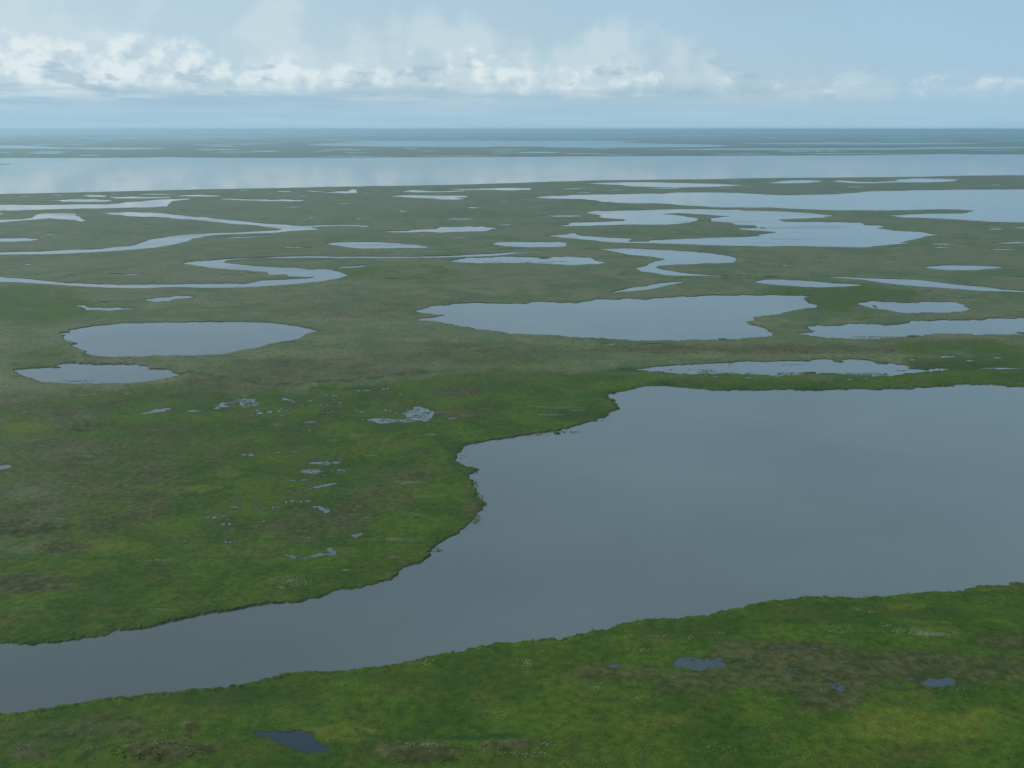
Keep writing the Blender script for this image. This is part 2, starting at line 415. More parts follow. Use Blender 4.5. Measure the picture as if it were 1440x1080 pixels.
for _ in range(60):
    y_ = 186.0 + 30 * random.random() ** 1.1
    a_ = random.uniform(-60, 1480)
    w_ = random.uniform(18, 110) * (1.3 - (y_ - 186) / 60)
    if 196.5 < y_ < 208.5 and 400 < a_ + w_ and a_ < 1040 or (198 < y_ < 211.5 and a_ + w_ > 880) or (202 < y_ < 211 and a_ < 245):
        continue
    blob('pool', 'thin silver pool on the farthest plain under the horizon', a_, a_ + w_, y_, random.uniform(.4, .8), FAR, small=False, rough=0.01)
MID = 'slivers of water on the far half of the plain'
for (a, b, y, h) in [
        (75,90,274.5,.5),(335,350,267.5,.5),(320,350,293,.5),(393,424,291.5,.6),(388,411,269.3,.8),(510,523,270.3,.5),(526,541,272,.5),
        (655,674,292,1.1),(566,581,311.8,.6),(624,674,307.8,.8),(755,820,303.7,1.2),(690,722,316,.7),(396,445,348,.9),(312,345,386.6,.7),(347,365,384.6,.6),
        (152,208,385.6,1.1),(97,109,387.6,.6),(139,156,425,.8),(912,960,265,.6),(995,1037,264.6,.5),(1045,1067,262.6,.5),(806,832,270.6,.7),(855,880,267,.6),
        (787,827,265.4,.5),(1190,1215,262.6,.5),(1022,1062,254.4,.4),(1078,1100,257,.5),(1073,1090,389.6,.8),(1097,1112,373,.9),(1305,1352,343,.9),(1313,1336,347.6,.7),
        (1391,1430,350.6,1.2),(1392,1460,341.6,1.2),(1416,1450,357,.8),(1340,1364,330.9,.9),(1390,1411,322,.9),(1380,1405,315.6,.6),(1425,1450,320,.8),
        (846,868,484,1.3),(895,942,484.6,1.2),(420,436,276,.6),(470,492,286,.6),(700,716,282,.5),(560,574,297,.6),(250,262,296,.6),(60,80,330,.7),(430,446,306,.6),(870,884,386,.8),(1240,1262,368,.8),(1150,1166,362,.7),(1100,1118,381,.7),(640,655,334,.6),(500,514,308,.6),(20,40,276,.5),(1390,1408,260,.5),(1260,1280,262.5,.5),(1420,1440,390,.8),(540,560,392,.8),(700,716,389,.7),(30,52,372,.8),(290,306,417,.8),(1280,1290,411,.8),(1296,1312,409.6,.6),(1345,1372,419.6,.6)]:
    blob('pool', 'sliver of still water in the far half of the plain', a, b, y, h, MID, small=False, rough=0.03)

# pools of the green marsh left of the foreground lake
lake('pool', 'ragged pool in the marsh left of the lake cove, brightest there', [
    (497,590),(515,591),(532,589),(555,589.5),(572,589),(570,580),(577,575),(592,574),(605,576),(610,581),(607,587),(610,591),(590,592),
    (575,594),(550,595.5),(525,595.5),(510,592.5)], small=True)
lake('pool', 'slim pool at the left of the row of marsh pools', [(190,583),(205,581),(217,577.5),(232,575),(240,576),(237,579),(222,581),(205,583)], small=True)
lake('pool', 'thin straight pool right of the slim marsh pool', [(252,579.5),(265,578),(285,578),(291,579),(275,580.5)], small=True)
lake('pool', 'patchy pool full of grass at the head of the marsh', [
    (304,570),(312,567),(330,563.5),(345,561.5),(365,563),(366,568),(355,573),(340,572),(335,567),(325,569),(318,575),(310,574),(308,571)], 0.12, small=True)
lake('pool', 'pool cut by the left edge in the green marsh', [(-40,657),(0,656),(8,654.5),(16,655),(14,660),(5,662),(-40,663)], small=True)
lake('pool', 'branching pool in the middle of the marsh', [(431,652),(447,649.5),(470,650),(485,651),(465,654),(456,658),(450,655),(440,653)], 0.12, small=True)
lake('pool', 'wide flat pool just under the branching marsh pool', [(420,666),(426,661),(452,660),(455,665),(442,667.5),(430,667)], 0.12, small=True)
lake('pool', 'crooked pool in the lower middle of the marsh', [
    (434,689),(440,685),(452,682.5),(480,680),(477,682),(460,685),(442,689.5)], 0.1, small=True)
lake('pool', 'forked pool beside the brown patch in the marsh', [
    (432,714),(447,712.5),(457,716),(467,715),(465,720),(457,724.5),(451,719),(440,716)], 0.12, small=True)
lake('pool', 'arrow shaped pool near the lower end of the marsh', [(491,752),(500,752.5),(512,750),(507,754),(501,757.5),(496,756)], 0.1, small=True)
lake('pool', 'long pool with a round head, lowest of the marsh pools', [
    (397,785),(407,780),(425,784),(445,780),(465,779.5),(460,777.5),(455,772.5),(465,770),(471,775),(472,781),(457,782),(440,786),(420,789),(410,785.5)], 0.1, small=True)
MARSH = 'little puddles scattered over the green marsh'
for (a, b, y, h, ln) in [
        (340,358,641,2,0),(320,335,714.5,1.8,1),(290,306,728.5,2.2,2),(310,325,738.5,2.2,0),(315,332,763.5,2.4,0),(313,320,780,1.2,0),(230,239,778,1.1,0),
        (258,267,761.5,1.4,-1),(275,280,754,1,0),(500,522,550.3,.8,0),(537,547,547.5,1.3,-1),(560,567,554.5,.8,0),(395,415,562.5,1.6,4),(455,476,556.6,.8,0),
        (500,513,579.7,1.2,2),(539,551,578,1.2,1),(627,645,589,1,-2),(360,396,580,1.6,-4),(428,446,594,1.3,-1),(384,396,597.5,.9,0),(432,438,606.5,.9,0),
        (452,458,605,.9,0),(472,487,662,1.5,3),(405,440,676,1,-1),(410,420,636.5,1.3,0),(385,398,637.5,.8,0),(400,415,706.5,1.7,-3),(420,437,706,1.5,-1),(381,392,714.5,1.5,-1),
        (413,419,716,1,0),(363,374,735,1.3,-1),(430,437,758,1.6,0),(380,391,779,1,0),(305,311,812,1.1,0),(357,366,717,1.3,0),(300,308,571,.8,0),
        (425,432,554,.8,0),(470,480,566.5,1,2),(393,400,586,.8,0),(452,465,581,.7,0),(480,484,586,.9,0),(305,309,627,.7,0),(299,304,600,.6,0)]:
    w = b - a
    for (fa, fb) in ([(0, 1)] if w < 9 else random.choice([[(0, 1)], [(0, .55), (.66, 1)], [(0, .35), (.45, 1)], [(0, .3), (.38, .7), (.8, 1)]])):
        blob('puddle', 'tiny puddle among the grass of the green marsh', a + w * fa, a + w * fb, y + ln * ((fa + fb) / 2 - .5) + random.uniform(-.6, .6), h * 1.15, MARSH, lean=ln * (fb - fa), rough=0.1)
for (cx_, cy_, rx_, ry_, n_) in [(430,575,90,26,20),(450,655,50,16,12),(420,705,60,20,10),(320,745,40,22,8),(560,582,60,9,7),(345,570,40,8,9),(460,770,50,12,5),(480,740,40,16,5),(250,700,60,60,4)]:
    for _ in range(n_):
        a = cx_ + random.gauss(0, .5) * rx_
        y = cy_ + random.gauss(0, .5) * ry_
        w = random.uniform(3.5, 8)
        blob('puddle', 'tiny puddle among the grass of the green marsh', a, a + w, y, random.uniform(.6, 1.1), MARSH, lean=random.uniform(-1, 1), rough=0.1)
# pools on the near shore
lake('pool', 'blue pool with scalloped upper rim in the near brown bog', [
    (945.5,938.7),(949,929.6),(958,924.4),(970,923.4),(979,927),(989.6,928.3),(1000,927),(1013,926.5),(1022,934.8),(1018,940),
    (1005,943),(984,945),(969,943.3),(956,940)], 0.06, small=True)
lake('pool', 'dark blue wedge shaped pool at the bottom edge, left', [
    (353,1031.7),(370,1031.7),(393,1032),(420,1030.7),(437,1031.7),(442,1038),(448,1045),(455,1051.7),(465,1056.7),(450,1061),
    (433,1059),(410,1053),(393,1048),(373,1041.7)], 0.04, small=True)
lake('pool', 'small ragged pool left of the scalloped pool', [(852,937),(860,934.8),(874,937.4),(868,941),(857,940.7)], 0.12, small=True)
lake('pool', 'ragged pool right in the near brown bog', [
    (1287,963),(1300,955.5),(1313,953),(1334,955.5),(1347,962),(1339,966),(1318,968.5),(1300,967)], 0.1, small=True)
lake('pool', 'grassy pool lowest in the near brown bog', [(1162,962),(1165.5,960.7),(1176,959.4),(1186,966),(1187,973.6),(1180,976),(1171,970)], 0.12, small=True)
BOG = 'little puddles in the brown bog of the near shore'
for (a, b, y, h, ln) in [(905,927,941,1.8,0),(934,944,939,1,0),(1044,1068,932,2.2,-6),(1137,1154,914,2.6,1),(1080,1091,912.5,1.8,0),(1119,1130,911.5,1.4,0),
                         (1094,1112,916,1.6,0),(1106,1134,942,1.6,-1),(1100,1109,948.5,2,0),(1273,1287,955.5,2.2,3),(1256,1268,964,1.6,0),(1196,1206,935,1.4,0)]:
    blob('puddle', 'tiny puddle in the brown bog of the near shore', a, b, y, h, BOG, lean=ln, rough=0.12)
REED = 'narrow puddles in the reeds of the right strip'
for (a, b, y, h, ln) in [(1320,1345,502.5,1.2,0),(1375,1440,519,1.1,0),(1395,1410,504,.9,0),(1278,1288,506.8,1,0),(1357,1372,508,1,0),(1324,1331,503.5,.8,0),
                         (1000,1012,530.6,.8,0),(1048,1058,532,.9,0),(1190,1200,534.5,.8,0),(1215,1221,533,.8,0)]:
    blob('puddle', 'narrow puddle among the reeds of the right strip', a, b, y, h, REED, lean=ln)


def roughen(pts, rough, small=False):
    """shoreline detail: midpoint displacement done on the ground, in metres"""
    for _ in range(1 if small else 0):       # soggy, rounded pools: cut the corners
        q = []
        for i, a in enumerate(pts):
            b = pts[(i + 1) % len(pts)]
            q += [(.75 * a[0] + .25 * b[0], .75 * a[1] + .25 * b[1]), (.25 * a[0] + .75 * b[0], .25 * a[1] + .75 * b[1])]
        hh = max(p[1] for p in pts) - min(p[1] for p in pts)
        ww = max(p[0] for p in pts) - min(p[0] for p in pts)
        pts = [(p[0] + random.gauss(0, min(2.2, .045 * ww)), p[1] + random.gauss(0, min(1.1, .075 * hh))) for p in q]
    px = np.array([p[0] for p in pts], float)
    py = np.array([p[1] for p in pts], float)
    X, Y = ground_xy(px, py)
    P = list(zip(X, Y))
    fin = 1.0 if small else 2.0
    for level in range(6 if small else 5):
        out = []
        for i, a in enumerate(P):
            b = P[(i + 1) % len(P)]
            out.append(a)
            ex, ey = b[0] - a[0], b[1] - a[1]
            L = math.hypot(ex, ey)
            pa, pb = pixel_of(a[0], a[1]), pixel_of(b[0], b[1])
            if math.hypot(pa[0] - pb[0], pa[1] - pb[1]) < fin or L < 0.35:
                continue
            k = max(-2, min(2, random.gauss(0, 1))) * rough * (.8, 1.1, 1.7, 2.2, 2.4, 2.4)[level]
            # keep the shift small as seen from above on long thin waters
            s = min(1.0, 14.0 / max(1e-6, abs(k) * L)) if L > 300 else 1.0
            out.append(((a[0] + b[0]) / 2 - ey * k * s, (a[1] + b[1]) / 2 + ex * k * s))
        if len(out) == len(P):
            break
        P = out
    return np.array(P)


for L in LAKES:
    L['xy'] = roughen(L['pts'], L['rough'] if not L['small'] else .16, L['small'])
    u, v = pixel_of(L['xy'][:, 0], L['xy'][:, 1])
    L['uv'] = np.stack([u, v], 1)
    L['level'] = 0.40 if L['small'] else 0.0


def inside(poly, u, v):
    """even-odd test, vectorised over points"""
    r = np.zeros(len(u), bool)
    x0, y0 = poly.min(0)
    x1, y1 = poly.max(0)
    idx = np.nonzero((u >= x0) & (u <= x1) & (v >= y0) & (v <= y1))[0]
    if len(idx) == 0:
        return r
    uu, vv = u[idx], v[idx]
    q = np.zeros(len(idx), bool)
    n = len(poly)
    for i in range(n):
        ax, ay = poly[i]
        bx, by = poly[(i + 1) % n]
        if ay == by:
            continue
        m = (ay > vv) != (by > vv)
        if m.any():
            q[m] ^= uu[m] < (bx - ax) * (vv[m] - ay) / (by - ay) + ax
    r[idx] = q
    return r


def in_water(u, v):
    r = np.zeros(len(u), bool)
    for L in LAKES:
        r |= inside(L['uv'], u, v)
    return r


# ------------------------------------------------------------------ vegetation zones and relief of the plain
GREEN = np.array([(-900,548),(120,545),(270,541),(330,550),(440,547),(560,533),(720,518),(860,519),(900,524),(1100,527),(1250,525),(1290,500),
                  (1440,492),(2400,492),(2400,1700),(-900,1700)], float)
BROWN = [(120,660,160,60,.6),(200,620,120,20,.45),(60,570,130,25,.55),(110,720,150,40,.6),(300,640,80,16,.4),(520,700,60,30,.5),(430,748,95,30,.5),(330,780,90,25,.4),(560,582,70,14,.45),
         (870,950,80,14,.8),(1000,960,90,18,.8),(1110,932,130,30,1.0),(1400,950,60,25,.7),(300,560,160,14,.4),(700,530,120,8,.4),
         (62,580,55,10,.9),(112,601,33,7,1.2),(130,652,70,10,.8),(185,702,55,12,.8),(25,742,70,13,1.2),(95,772,45,12,1.2),(60,700,90,36,.45),
         (38,822,58,15,1.2),(88,832,40,8,.8),(572,668,38,12,.8),(585,640,22,8,.6),(495,725,40,20,.8),(425,757,62,18,.7),(372,748,60,16,.5),
         (645,553,38,10,.9),(640,583,50,6,.9),(1150,948,105,30,1.1),(1250,936,70,20,.9),(1330,948,75,26,.8),(1165,988,55,17,1.0),(1080,918,60,11,.8),
         (860,948,60,12,.6),(965,972,70,14,.6),(1425,905,60,16,.9),(120,1028,150,24,.5),(225,1058,70,15,1.2),(48,1062,36,9,1.0),(590,1062,60,17,1.2),
         (720,1052,50,9,.9),(272,1022,15,5,1.2),(330,540,95,14,.7),(450,520,160,20,.7),(640,500,170,20,.6),(230,360,260,10,.3),(1050,492,260,7,.8),(1300,480,140,6,.4),
         (500,430,170,20,.45),(180,322,120,12,.3),(340,875,40,6,.4),(660,705,14,26,.7),(675,712,10,8,.8),(1100,330,180,5,.4),(680,395,140,12,.3),(380,470,120,16,.25)]
YELLOW = [(170,772,60,14,.7),(150,802,70,12,.6),(100,885,80,10,.5),(560,640,80,20,.4),(300,668,50,10,.6),(330,720,60,14,.4),(880,905,90,10,.4),(1150,868,90,8,.4),(640,985,140,16,.4),(780,1020,90,14,.4),(40,604,40,8,.9),(285,692,60,9,.8),(205,738,32,9,.7),(270,714,26,8,.5),(160,868,60,8,.4),(1290,1022,130,24,.8),(1400,1010,50,20,.7),(1070,1012,60,14,.7),
          (1255,1000,35,10,.7),(900,1015,80,15,.5),(330,1010,120,18,.5),(470,1035,70,18,.7),(520,616,45,8,.7),(474,622,14,3,.9),(520,624,16,3,.8),(470,700,60,12,.3),
          (830,830+130,60,8,.5),(1285,853,35,6,.7),(60,640,80,10,.3),(130,660,60,6,.4),(120,440,90,22,.5),(60,415,80,12,.5),(1120,410,80,10,.4)]
DARK = [(680,655,14,22,.8),(1150,522,190,6,.8),(820,585,60,14,.5),(650,632,30,12,.6),(1350,515,90,8,.6),(-4,688,14,18,.4),(560,1048,14,4,1.1),
        (900,850+70,10,3,.5),(1330,865,130,10,.5),(1180,868,110,8,.5),(960,895,80,9,.5),(330,985,140,9,.5),(560,955,120,8,.5),(320,860,120,9,.4),
        (500,832,70,8,.5),(640,760,30,10,.4),(1040,930,16,3,.8),(780,994,14,3,.9),(700,1042,60,4,.9),(640,1040,60,3,.8),(480,590,120,10,.35),(440,640,50,20,.3),
        (730,508+15,40,5,.4),(900,521,60,3,.9)]
MILD = [(40,430,110,34,1),(150,400,120,12,.7),(1180,420,140,24,1),(1040,480,60,8,.6),(560,384,120,14,.8),(420,345,110,9,.6),(60,510,60,30,.8),(330,520,60,10,.5),(620,300,140,10,.7),(820,285,60,6,.8),(180,560,160,20,.6),(700,505,120,10,.7),(900,330,90,6,.6),(1350,490,120,14,1),(1250,460-12,80,5,.8)]
STROKES = [  # dark seams: old shorelines and creeks, (points, half width in px, strength)
    ([(262,524),(330,534),(372,541),(420,541),(520,533),(600,522)],1.4,.8), ([(440,546),(480,549),(520,546)],1.2,.7), ([(255,698),(285,697),(310,692),(330,684)],1.6,.9),
    ([(0,753),(50,751),(100,742)],1.4,.8), ([(80,606),(110,609),(140,606)],1.2,.7), ([(140,662),(170,657),(180,650)],1.3,.7), ([(450,583),(480,576),(520,571)],1.4,.8),
    ([(0,830),(60,824),(95,812)],1.2,.6), ([(110,1072),(130,1056),(160,1050),(230,1046)],2.2,.9), ([(500,1028),(515,1038),(560,1042),(640,1040),(720,1043)],2.2,.8),
    ([(270,955+55),(300,1012),(335,1020)],1.6,.6), ([(0,788),(60,790),(105,785)],1.2,.6), ([(230,640),(260,637),(290,640)],1.1,.5), ([(1080,880),(1160,874),(1230,880)],2.2,.6),
    ([(70,597),(120,595),(190,578)],1.2,.5), ([(820,507),(900,503),(980,498)],1.0,.5), ([(720,519),(640,521),(560,531)],1.2,.6), ([(700,350),(760,351),(840,349)],.7,.6),
    ([(945,390),(1060,391),(1150,388)],.8,.8), ([(380,362),(330,365)],.7,.6), ([(260,645),(300,648),(330,655)],1.1,.4), ([(1350,880),(1390,860),(1440,850)],3,.5)]
MOUNDS = [(225,1058,72,13,1.5),(48,1060,38,9,.9),(590,1064,58,15,1.2),(272,1021,15,4.5,.8),(720,1052,46,7,.6),(112,601,33,6,.7),(30,742,70,10,.8),(95,772,40,9,.7),(40,822,52,12,.8)]


def ell(u, v, lst, soft=True):
    r = np.zeros_like(u)
    for (cx, cy, rx, ry, s) in lst:
        q = ((u - cx) / rx) ** 2 + ((v - cy) / ry) ** 2
        r = np.maximum(r, s * np.clip(1.35 - q * 0.85, 0, 1))
    return r


def seg_dist(u, v, pts, sy=1.0):
    r = np.full_like(u, 1e9)
    for (a, b) in zip(pts[:-1], pts[1:]):
        ex, ey = b[0] - a[0], (b[1] - a[1]) * sy
        t = np.clip(((u - a[0]) * ex + (v - a[1]) * sy * ey) / (ex * ex + ey * ey), 0, 1)
        r = np.minimum(r, np.hypot(u - a[0] - t * ex, (v - a[1]) * sy - t * ey))
    return r


def zones(x, y):
    """green, brown, yellow, dark: what grows where on the plain"""
    u, v = pixel_of(x, y)
    w1 = vnoise(x / 14.0, y / 14.0) + .5 * vnoise(x / 5.0 + 9, y / 5.0)
    w2 = vnoise(x / 14.0 + 50, y / 14.0 + 20) + .5 * vnoise(x / 5.0 + 31, y / 5.0 + 7)
    k = np.clip(FPX / np.maximum(np.hypot(x, y), 60) * 5.0, 0, 22)
    u2, v2 = u + w1 * k * 1.3, v + w2 * k * .38
    g = inside(GREEN, u2, v2).astype(float)
    for dv in (-18, -12, -6, 6, 12):
        g += inside(GREEN, u2, v2 + dv)
    g /= 6.0
    g = g * (1 - .45 * ell(u2, v2, [(-20,660,190,150,1), (60,1040,200,40,.6)]))
    g = np.maximum(g, .62 * ell(u2, v2, MILD))
    b = ell(u2, v2, BROWN)
    yl = ell(u2, v2, YELLOW)
    d = ell(u2, v2, DARK)
    for pts, wd, s in STROKES:
        bb = np.array(pts)
        m = (u > bb[:, 0].min() - 12) & (u < bb[:, 0].max() + 12) & (v > bb[:, 1].min() - 10) & (v < bb[:, 1].max() + 10)
        if m.any():
            q = seg_dist(u[m] + w1[m] * 4, v[m] + w2[m] * 1.2, pts, 2.0)
            d[m] = np.maximum(d[m], s * np.clip(1.8 - q / (wd * 2.2), 0, 1))
    wet = np.clip(1 - pool_distance(u, v) / 14, 0, 1)          # wet sedge and bare peat round the pools
    b = np.maximum(b, .55 * wet * (w1 > -.15))
    d = np.maximum(d, .45 * wet)
    return np.clip(np.stack([g, b, yl, d], 1), 0, 1)


# how near the small pools are, so that the turf dips gently to them
_NU, _NV, _ND = 380, 320, 4.0
_gu, _gv = np.meshgrid(np.arange(_NU) * _ND - 40, np.arange(_NV) * 2.0 + 490)
_near = np.full(_gu.shape, 1e9)
for L in LAKES:
    if L['small']:
        for (a_, b_) in L['uv']:
            i0, i1 = max(0, int((a_ + 40 - 44) / _ND)), min(_NU, int((a_ + 40 + 44) / _ND) + 1)
            j0, j1 = max(0, int((b_ - 490 - 26) / 2)), min(_NV, int((b_ - 490 + 26) / 2) + 1)
            if i1 > i0 and j1 > j0:
                _near[j0:j1, i0:i1] = np.minimum(_near[j0:j1, i0:i1], np.hypot(_gu[j0:j1, i0:i1] - a_, 2 * (_gv[j0:j1, i0:i1] - b_)))


def pool_distance(u, v):
    i = np.clip(((u + 40) / _ND + .5).astype(int), 0, _NU - 1)
    j = np.clip(((v - 490) / 2 + .5).astype(int), 0, _NV - 1)
    return _near[j, i]


def relief(x, y):
    u, v = pixel_of(x, y)
    h = .30 * vnoise(x / 28, y / 28) + .5 * vnoise(x / 110, y / 110) + .16 * vnoise(x / 9, y / 9) + .10 * vnoise(x / 3.5, y / 3.5)
    h = np.where(np.hypot(x, y) < 4000, h, 0)
    for (cx, cy, rx, ry, s) in MOUNDS:
        q = ((u - cx) / rx) ** 2 + ((v - cy) / ry) ** 2
        h = h + s * np.clip(1.15 - q, 0, 1) ** .6 * (1 + .3 * vnoise(x / 7, y / 7))
    f = np.clip((pool_distance(u, v) - 4) / 26, 0, 1)
    return np.where(f < 1, .47 + (.11 + h) * f, .58 + h)


# ------------------------------------------------------------------ materials
def new_mat(name):
    m = bpy.data.materials.new(name)
    m.use_nodes = True
    return m, NT(m.node_tree)


def finish(T, surf):
    o = T.n('ShaderNodeOutputMaterial')
    T.t.links.new(surf, o.inputs['Surface'])


def tundra_material(name, lift=1.0):
    m, T = new_mat(name)
    geo = T.n('ShaderNodeNewGeometry').outputs['Position']
    flat = T.vmath('MULTIPLY', geo, (1, 1, 0.15))
    at = T.n('ShaderNodeAttribute', attribute_name='zones')
    s = T.n('ShaderNodeSeparateColor')
    T.put(s.inputs[0], at.outputs['Color'])
    zg, zb, zy = s.outputs
    zd = at.outputs['Alpha']
    big = T.noise(flat, 1 / 160, 3, .6)
    mid = T.noise(flat, 1 / 30, 5, .62)
    mid2 = T.noise(T.vmath('ADD', flat, (311, 97, 5)), 1 / 19, 5, .62)
    fine = T.noise(flat, 1 / 2.8, 3, .62)
    tiny = T.noise(flat, 1 / .6, 1, .6)
    sc = lambda c3: tuple(q * lift for q in c3)
    # far plain: olive sedge and brown heath
    olive = T.mix(T.ramp(mid, .40, .60), sc((.078, .108, .042)), sc((.128, .138, .057)))
    streak = T.noise(T.vmath('ADD', flat, (700, 31, 2)), 1 / 75, 3, .6)
    olive = T.mix(T.math('MULTIPLY', T.ramp(streak, .50, .40), .75), olive, sc((.064, .100, .036)))
    olive = T.mix(T.math('MULTIPLY', T.ramp(big, .46, .60), .6), olive, sc((.136, .132, .064)))
    olive = T.mix(T.math('MULTIPLY', T.ramp(mid2, .54, .72), .6), olive, sc((.066, .116, .036)))
    # marsh: vivid grass
    grass = T.mix(T.ramp(mid, .38, .62), sc((.030, .066, .004)), sc((.056, .098, .006)))
    grass = T.mix(T.math('MULTIPLY', T.ramp(mid2, .50, .66), .6), grass, sc((.066, .070, .010)))
    grass = T.mix(T.math('MULTIPLY', T.ramp(big, .50, .64), .6), grass, sc((.062, .092, .007)))
    patch = T.noise(T.vmath('ADD', flat, (57, 213, 9)), 1 / 7.5, 3, .6)
    grass = T.mix(T.math('MULTIPLY', T.ramp(patch, .52, .70), .4), grass, sc((.074, .086, .012)))
    grass = T.mix(T.math('MULTIPLY', T.ramp(patch, .48, .32), .4), grass, sc((.027, .057, .005)))
    olive = T.mix(T.math('MULTIPLY', T.ramp(patch, .52, .68), .4), olive, sc((.132, .118, .048)))
    olive = T.mix(T.math('MULTIPLY', T.ramp(patch, .48, .34), .4), olive, sc((.054, .084, .028)))
    edge = T.math('MULTIPLY', T.math('SUBTRACT', mid, .5), 1.3)
    c = T.mix(T.ramp(T.math('ADD', zg, edge), .30, .70), olive, grass)
    c = T.mix(T.math('MULTIPLY', T.ramp(T.math('MULTIPLY_ADD', T.math('SUBTRACT', mid2, .5), 1.3, zy), .35, .95), .8), c, sc((.098, .120, .011)))
    brown = T.mix(T.ramp(T.math('MULTIPLY_ADD', T.math('SUBTRACT', fine, .5), .5, T.noise(T.vmath('ADD', flat, (19, 401, 3)), 1 / 11, 4, .65)), .36, .64), sc((.046, .048, .014)), sc((.082, .075, .027)))
    c = T.mix(T.math('MULTIPLY', T.ramp(T.math('MULTIPLY_ADD', T.math('SUBTRACT', mid2, .5), 1.3, T.math('MULTIPLY_ADD', T.math('SUBTRACT', patch, .5), .8, zb)), .12, .95), .80), c, brown)
    c = T.mix(T.math('MULTIPLY', T.ramp(T.math('MULTIPLY_ADD', T.math('SUBTRACT', fine, .5), 1.0, zd), .25, .85), .85), c, sc((.020, .050, .008)))
    # grain of single tussocks
    v = T.math('MULTIPLY', T.ramp(fine, .30, .70, .68, 1.32, False), T.ramp(tiny, .25, .75, .75, 1.25, False))
    cs = T.vmath('SCALE', c)
    T.put(cs.node.inputs[3], v)
    bmp = T.n('ShaderNodeBump')
    bmp.inputs['Strength'].default_value = .7
    bmp.inputs['Distance'].default_value = .30
    T.put(bmp.inputs['Height'], fine)
    p = T.n('ShaderNodeBsdfPrincipled')
    T.put(p.inputs['Base Color'], cs)
    p.inputs['Roughness'].default_value = .9
    p.inputs['Specular IOR Level'].default_value = .15
    if lift == 1.0:
        T.t.links.new(bmp.outputs[0], p.inputs['Normal'])
    finish(T, p.outputs[0])
    return m


def water_material(name, base, peat=False, calm=False):
    m, T = new_mat(name)
    geo = T.n('ShaderNodeNewGeometry').outputs['Position']
    wind = T.noise(T.vmath('MULTIPLY', geo, (1 / 210, 1 / 60, 0)), 1.0, 3, .5)
    rip = T.noise(T.vmath('MULTIPLY', geo, (1.0, .8, 1)), 1 / 1.1, 3, .6)
    swell = T.noise(geo, 1 / 9, 3, .55)
    silt = T.noise(T.vmath('MULTIPLY', geo, (1 / 190, 1 / 150, 0)), 1.0, 5, .55)
    c = T.mix(T.ramp(silt, .3, .7), tuple(q * .90 for q in base), tuple(q * 1.1 for q in base))
    if not peat:       # base colour painted lighter to the right, standing in for stronger sky reflection
        sx_ = T.n('ShaderNodeSeparateXYZ')
        T.put(sx_.inputs[0], geo)
        cc = T.vmath('SCALE', c)
        T.put(cc.node.inputs[3], T.ramp(sx_.outputs[0], -150, 110, .84, 1.22))
        c = cc
    p = T.n('ShaderNodeBsdfPrincipled')
    T.put(p.inputs['Base Color'], c)
    p.inputs['IOR'].default_value = 1.333
    T.put(p.inputs['Roughness'], T.ramp(wind, .50, .64, .035 if not peat else .03, .06 if peat or calm else .18))
    bmp = T.n('ShaderNodeBump')
    T.put(bmp.inputs['Strength'], T.ramp(wind, .46, .62, .006, .09 if not calm else .008))
    bmp.inputs['Distance'].default_value = .10
    T.put(bmp.inputs['Height'], T.math('ADD', rip, swell))
    T.t.links.new(bmp.outputs[0], p.inputs['Normal'])
    finish(T, p.outputs[0])
    return m


M_GROUND = tundra_material('tundra_ground')
M_TUFT = tundra_material('tundra_tufts', 1.12)
M_WATER = water_material('lake_water', (.106, .127, .120))
M_CALM = water_material('calm_lake_water', (.106, .127, .120), calm=True)
M_BOG = water_material('pool_water', (.052, .068, .070), True)
M_POOL = water_material('bog_water', (.022, .040, .046), True)


def solid(name, colr, rough=.9, var=.25, scale=2.0):
    m, T = new_mat(name)
    geo = T.n('ShaderNodeNewGeometry').outputs['Position']
    n = T.noise(geo, scale, 4, .6)
    c = T.mix(T.ramp(n, .3, .7), tuple(q * (1 - var) for q in colr), tuple(q * (1 + var) for q in colr))
    p = T.n('ShaderNodeBsdfPrincipled')
    T.put(p.inputs['Base Color'], c)
    p.inputs['Roughness'].default_value = rough
    p.inputs['Specular IOR Level'].default_value = .1
    finish(T, p.outputs[0])
    return m


M_COTTON = solid('cottongrass_heads', (.27, .28, .19))
M_PEAT = solid('peat_bank', (.078, .080, .036), var=.45, scale=.12)


def tag(o, label=None, cat=None, group=None, kind=None):
    if label:
        o['label'] = label
    if cat:
        o['category'] = cat
    if group:
        o['group'] = group
    if kind:
        o['kind'] = kind
    return o


def mesh_obj(name, verts, tris, mat, zone=None, smooth=False, mat_idx=None):
    me = bpy.data.meshes.new(name)
    verts = np.asarray(verts, np.float32)
    tris = np.asarray(tris, np.int32)
    me.vertices.add(len(verts))
    me.vertices.foreach_set('co', verts.ravel())
    me.loops.add(tris.size)
    me.loops.foreach_set('vertex_index', tris.ravel())
    me.polygons.add(len(tris))
    me.polygons.foreach_set('loop_start', np.arange(0, tris.size, 3, dtype=np.int32))
    me.update(calc_edges=True)
    me.validate()
    if zone is not None:
        a = me.attributes.new('zones', 'FLOAT_COLOR', 'POINT')
        a.data.foreach_set('color', np.asarray(zone, np.float32).ravel())
    for m in (mat if isinstance(mat, list) else [mat]):
        me.materials.append(m)
    if mat_idx is not None:
        me.polygons.foreach_set('material_index', np.asarray(mat_idx, np.int32))
    if smooth:
        me.polygons.foreach_set('use_smooth', np.ones(len(me.polygons), bool))
    o = bpy.data.objects.new(name, me)
    col.objects.link(o)
    return o


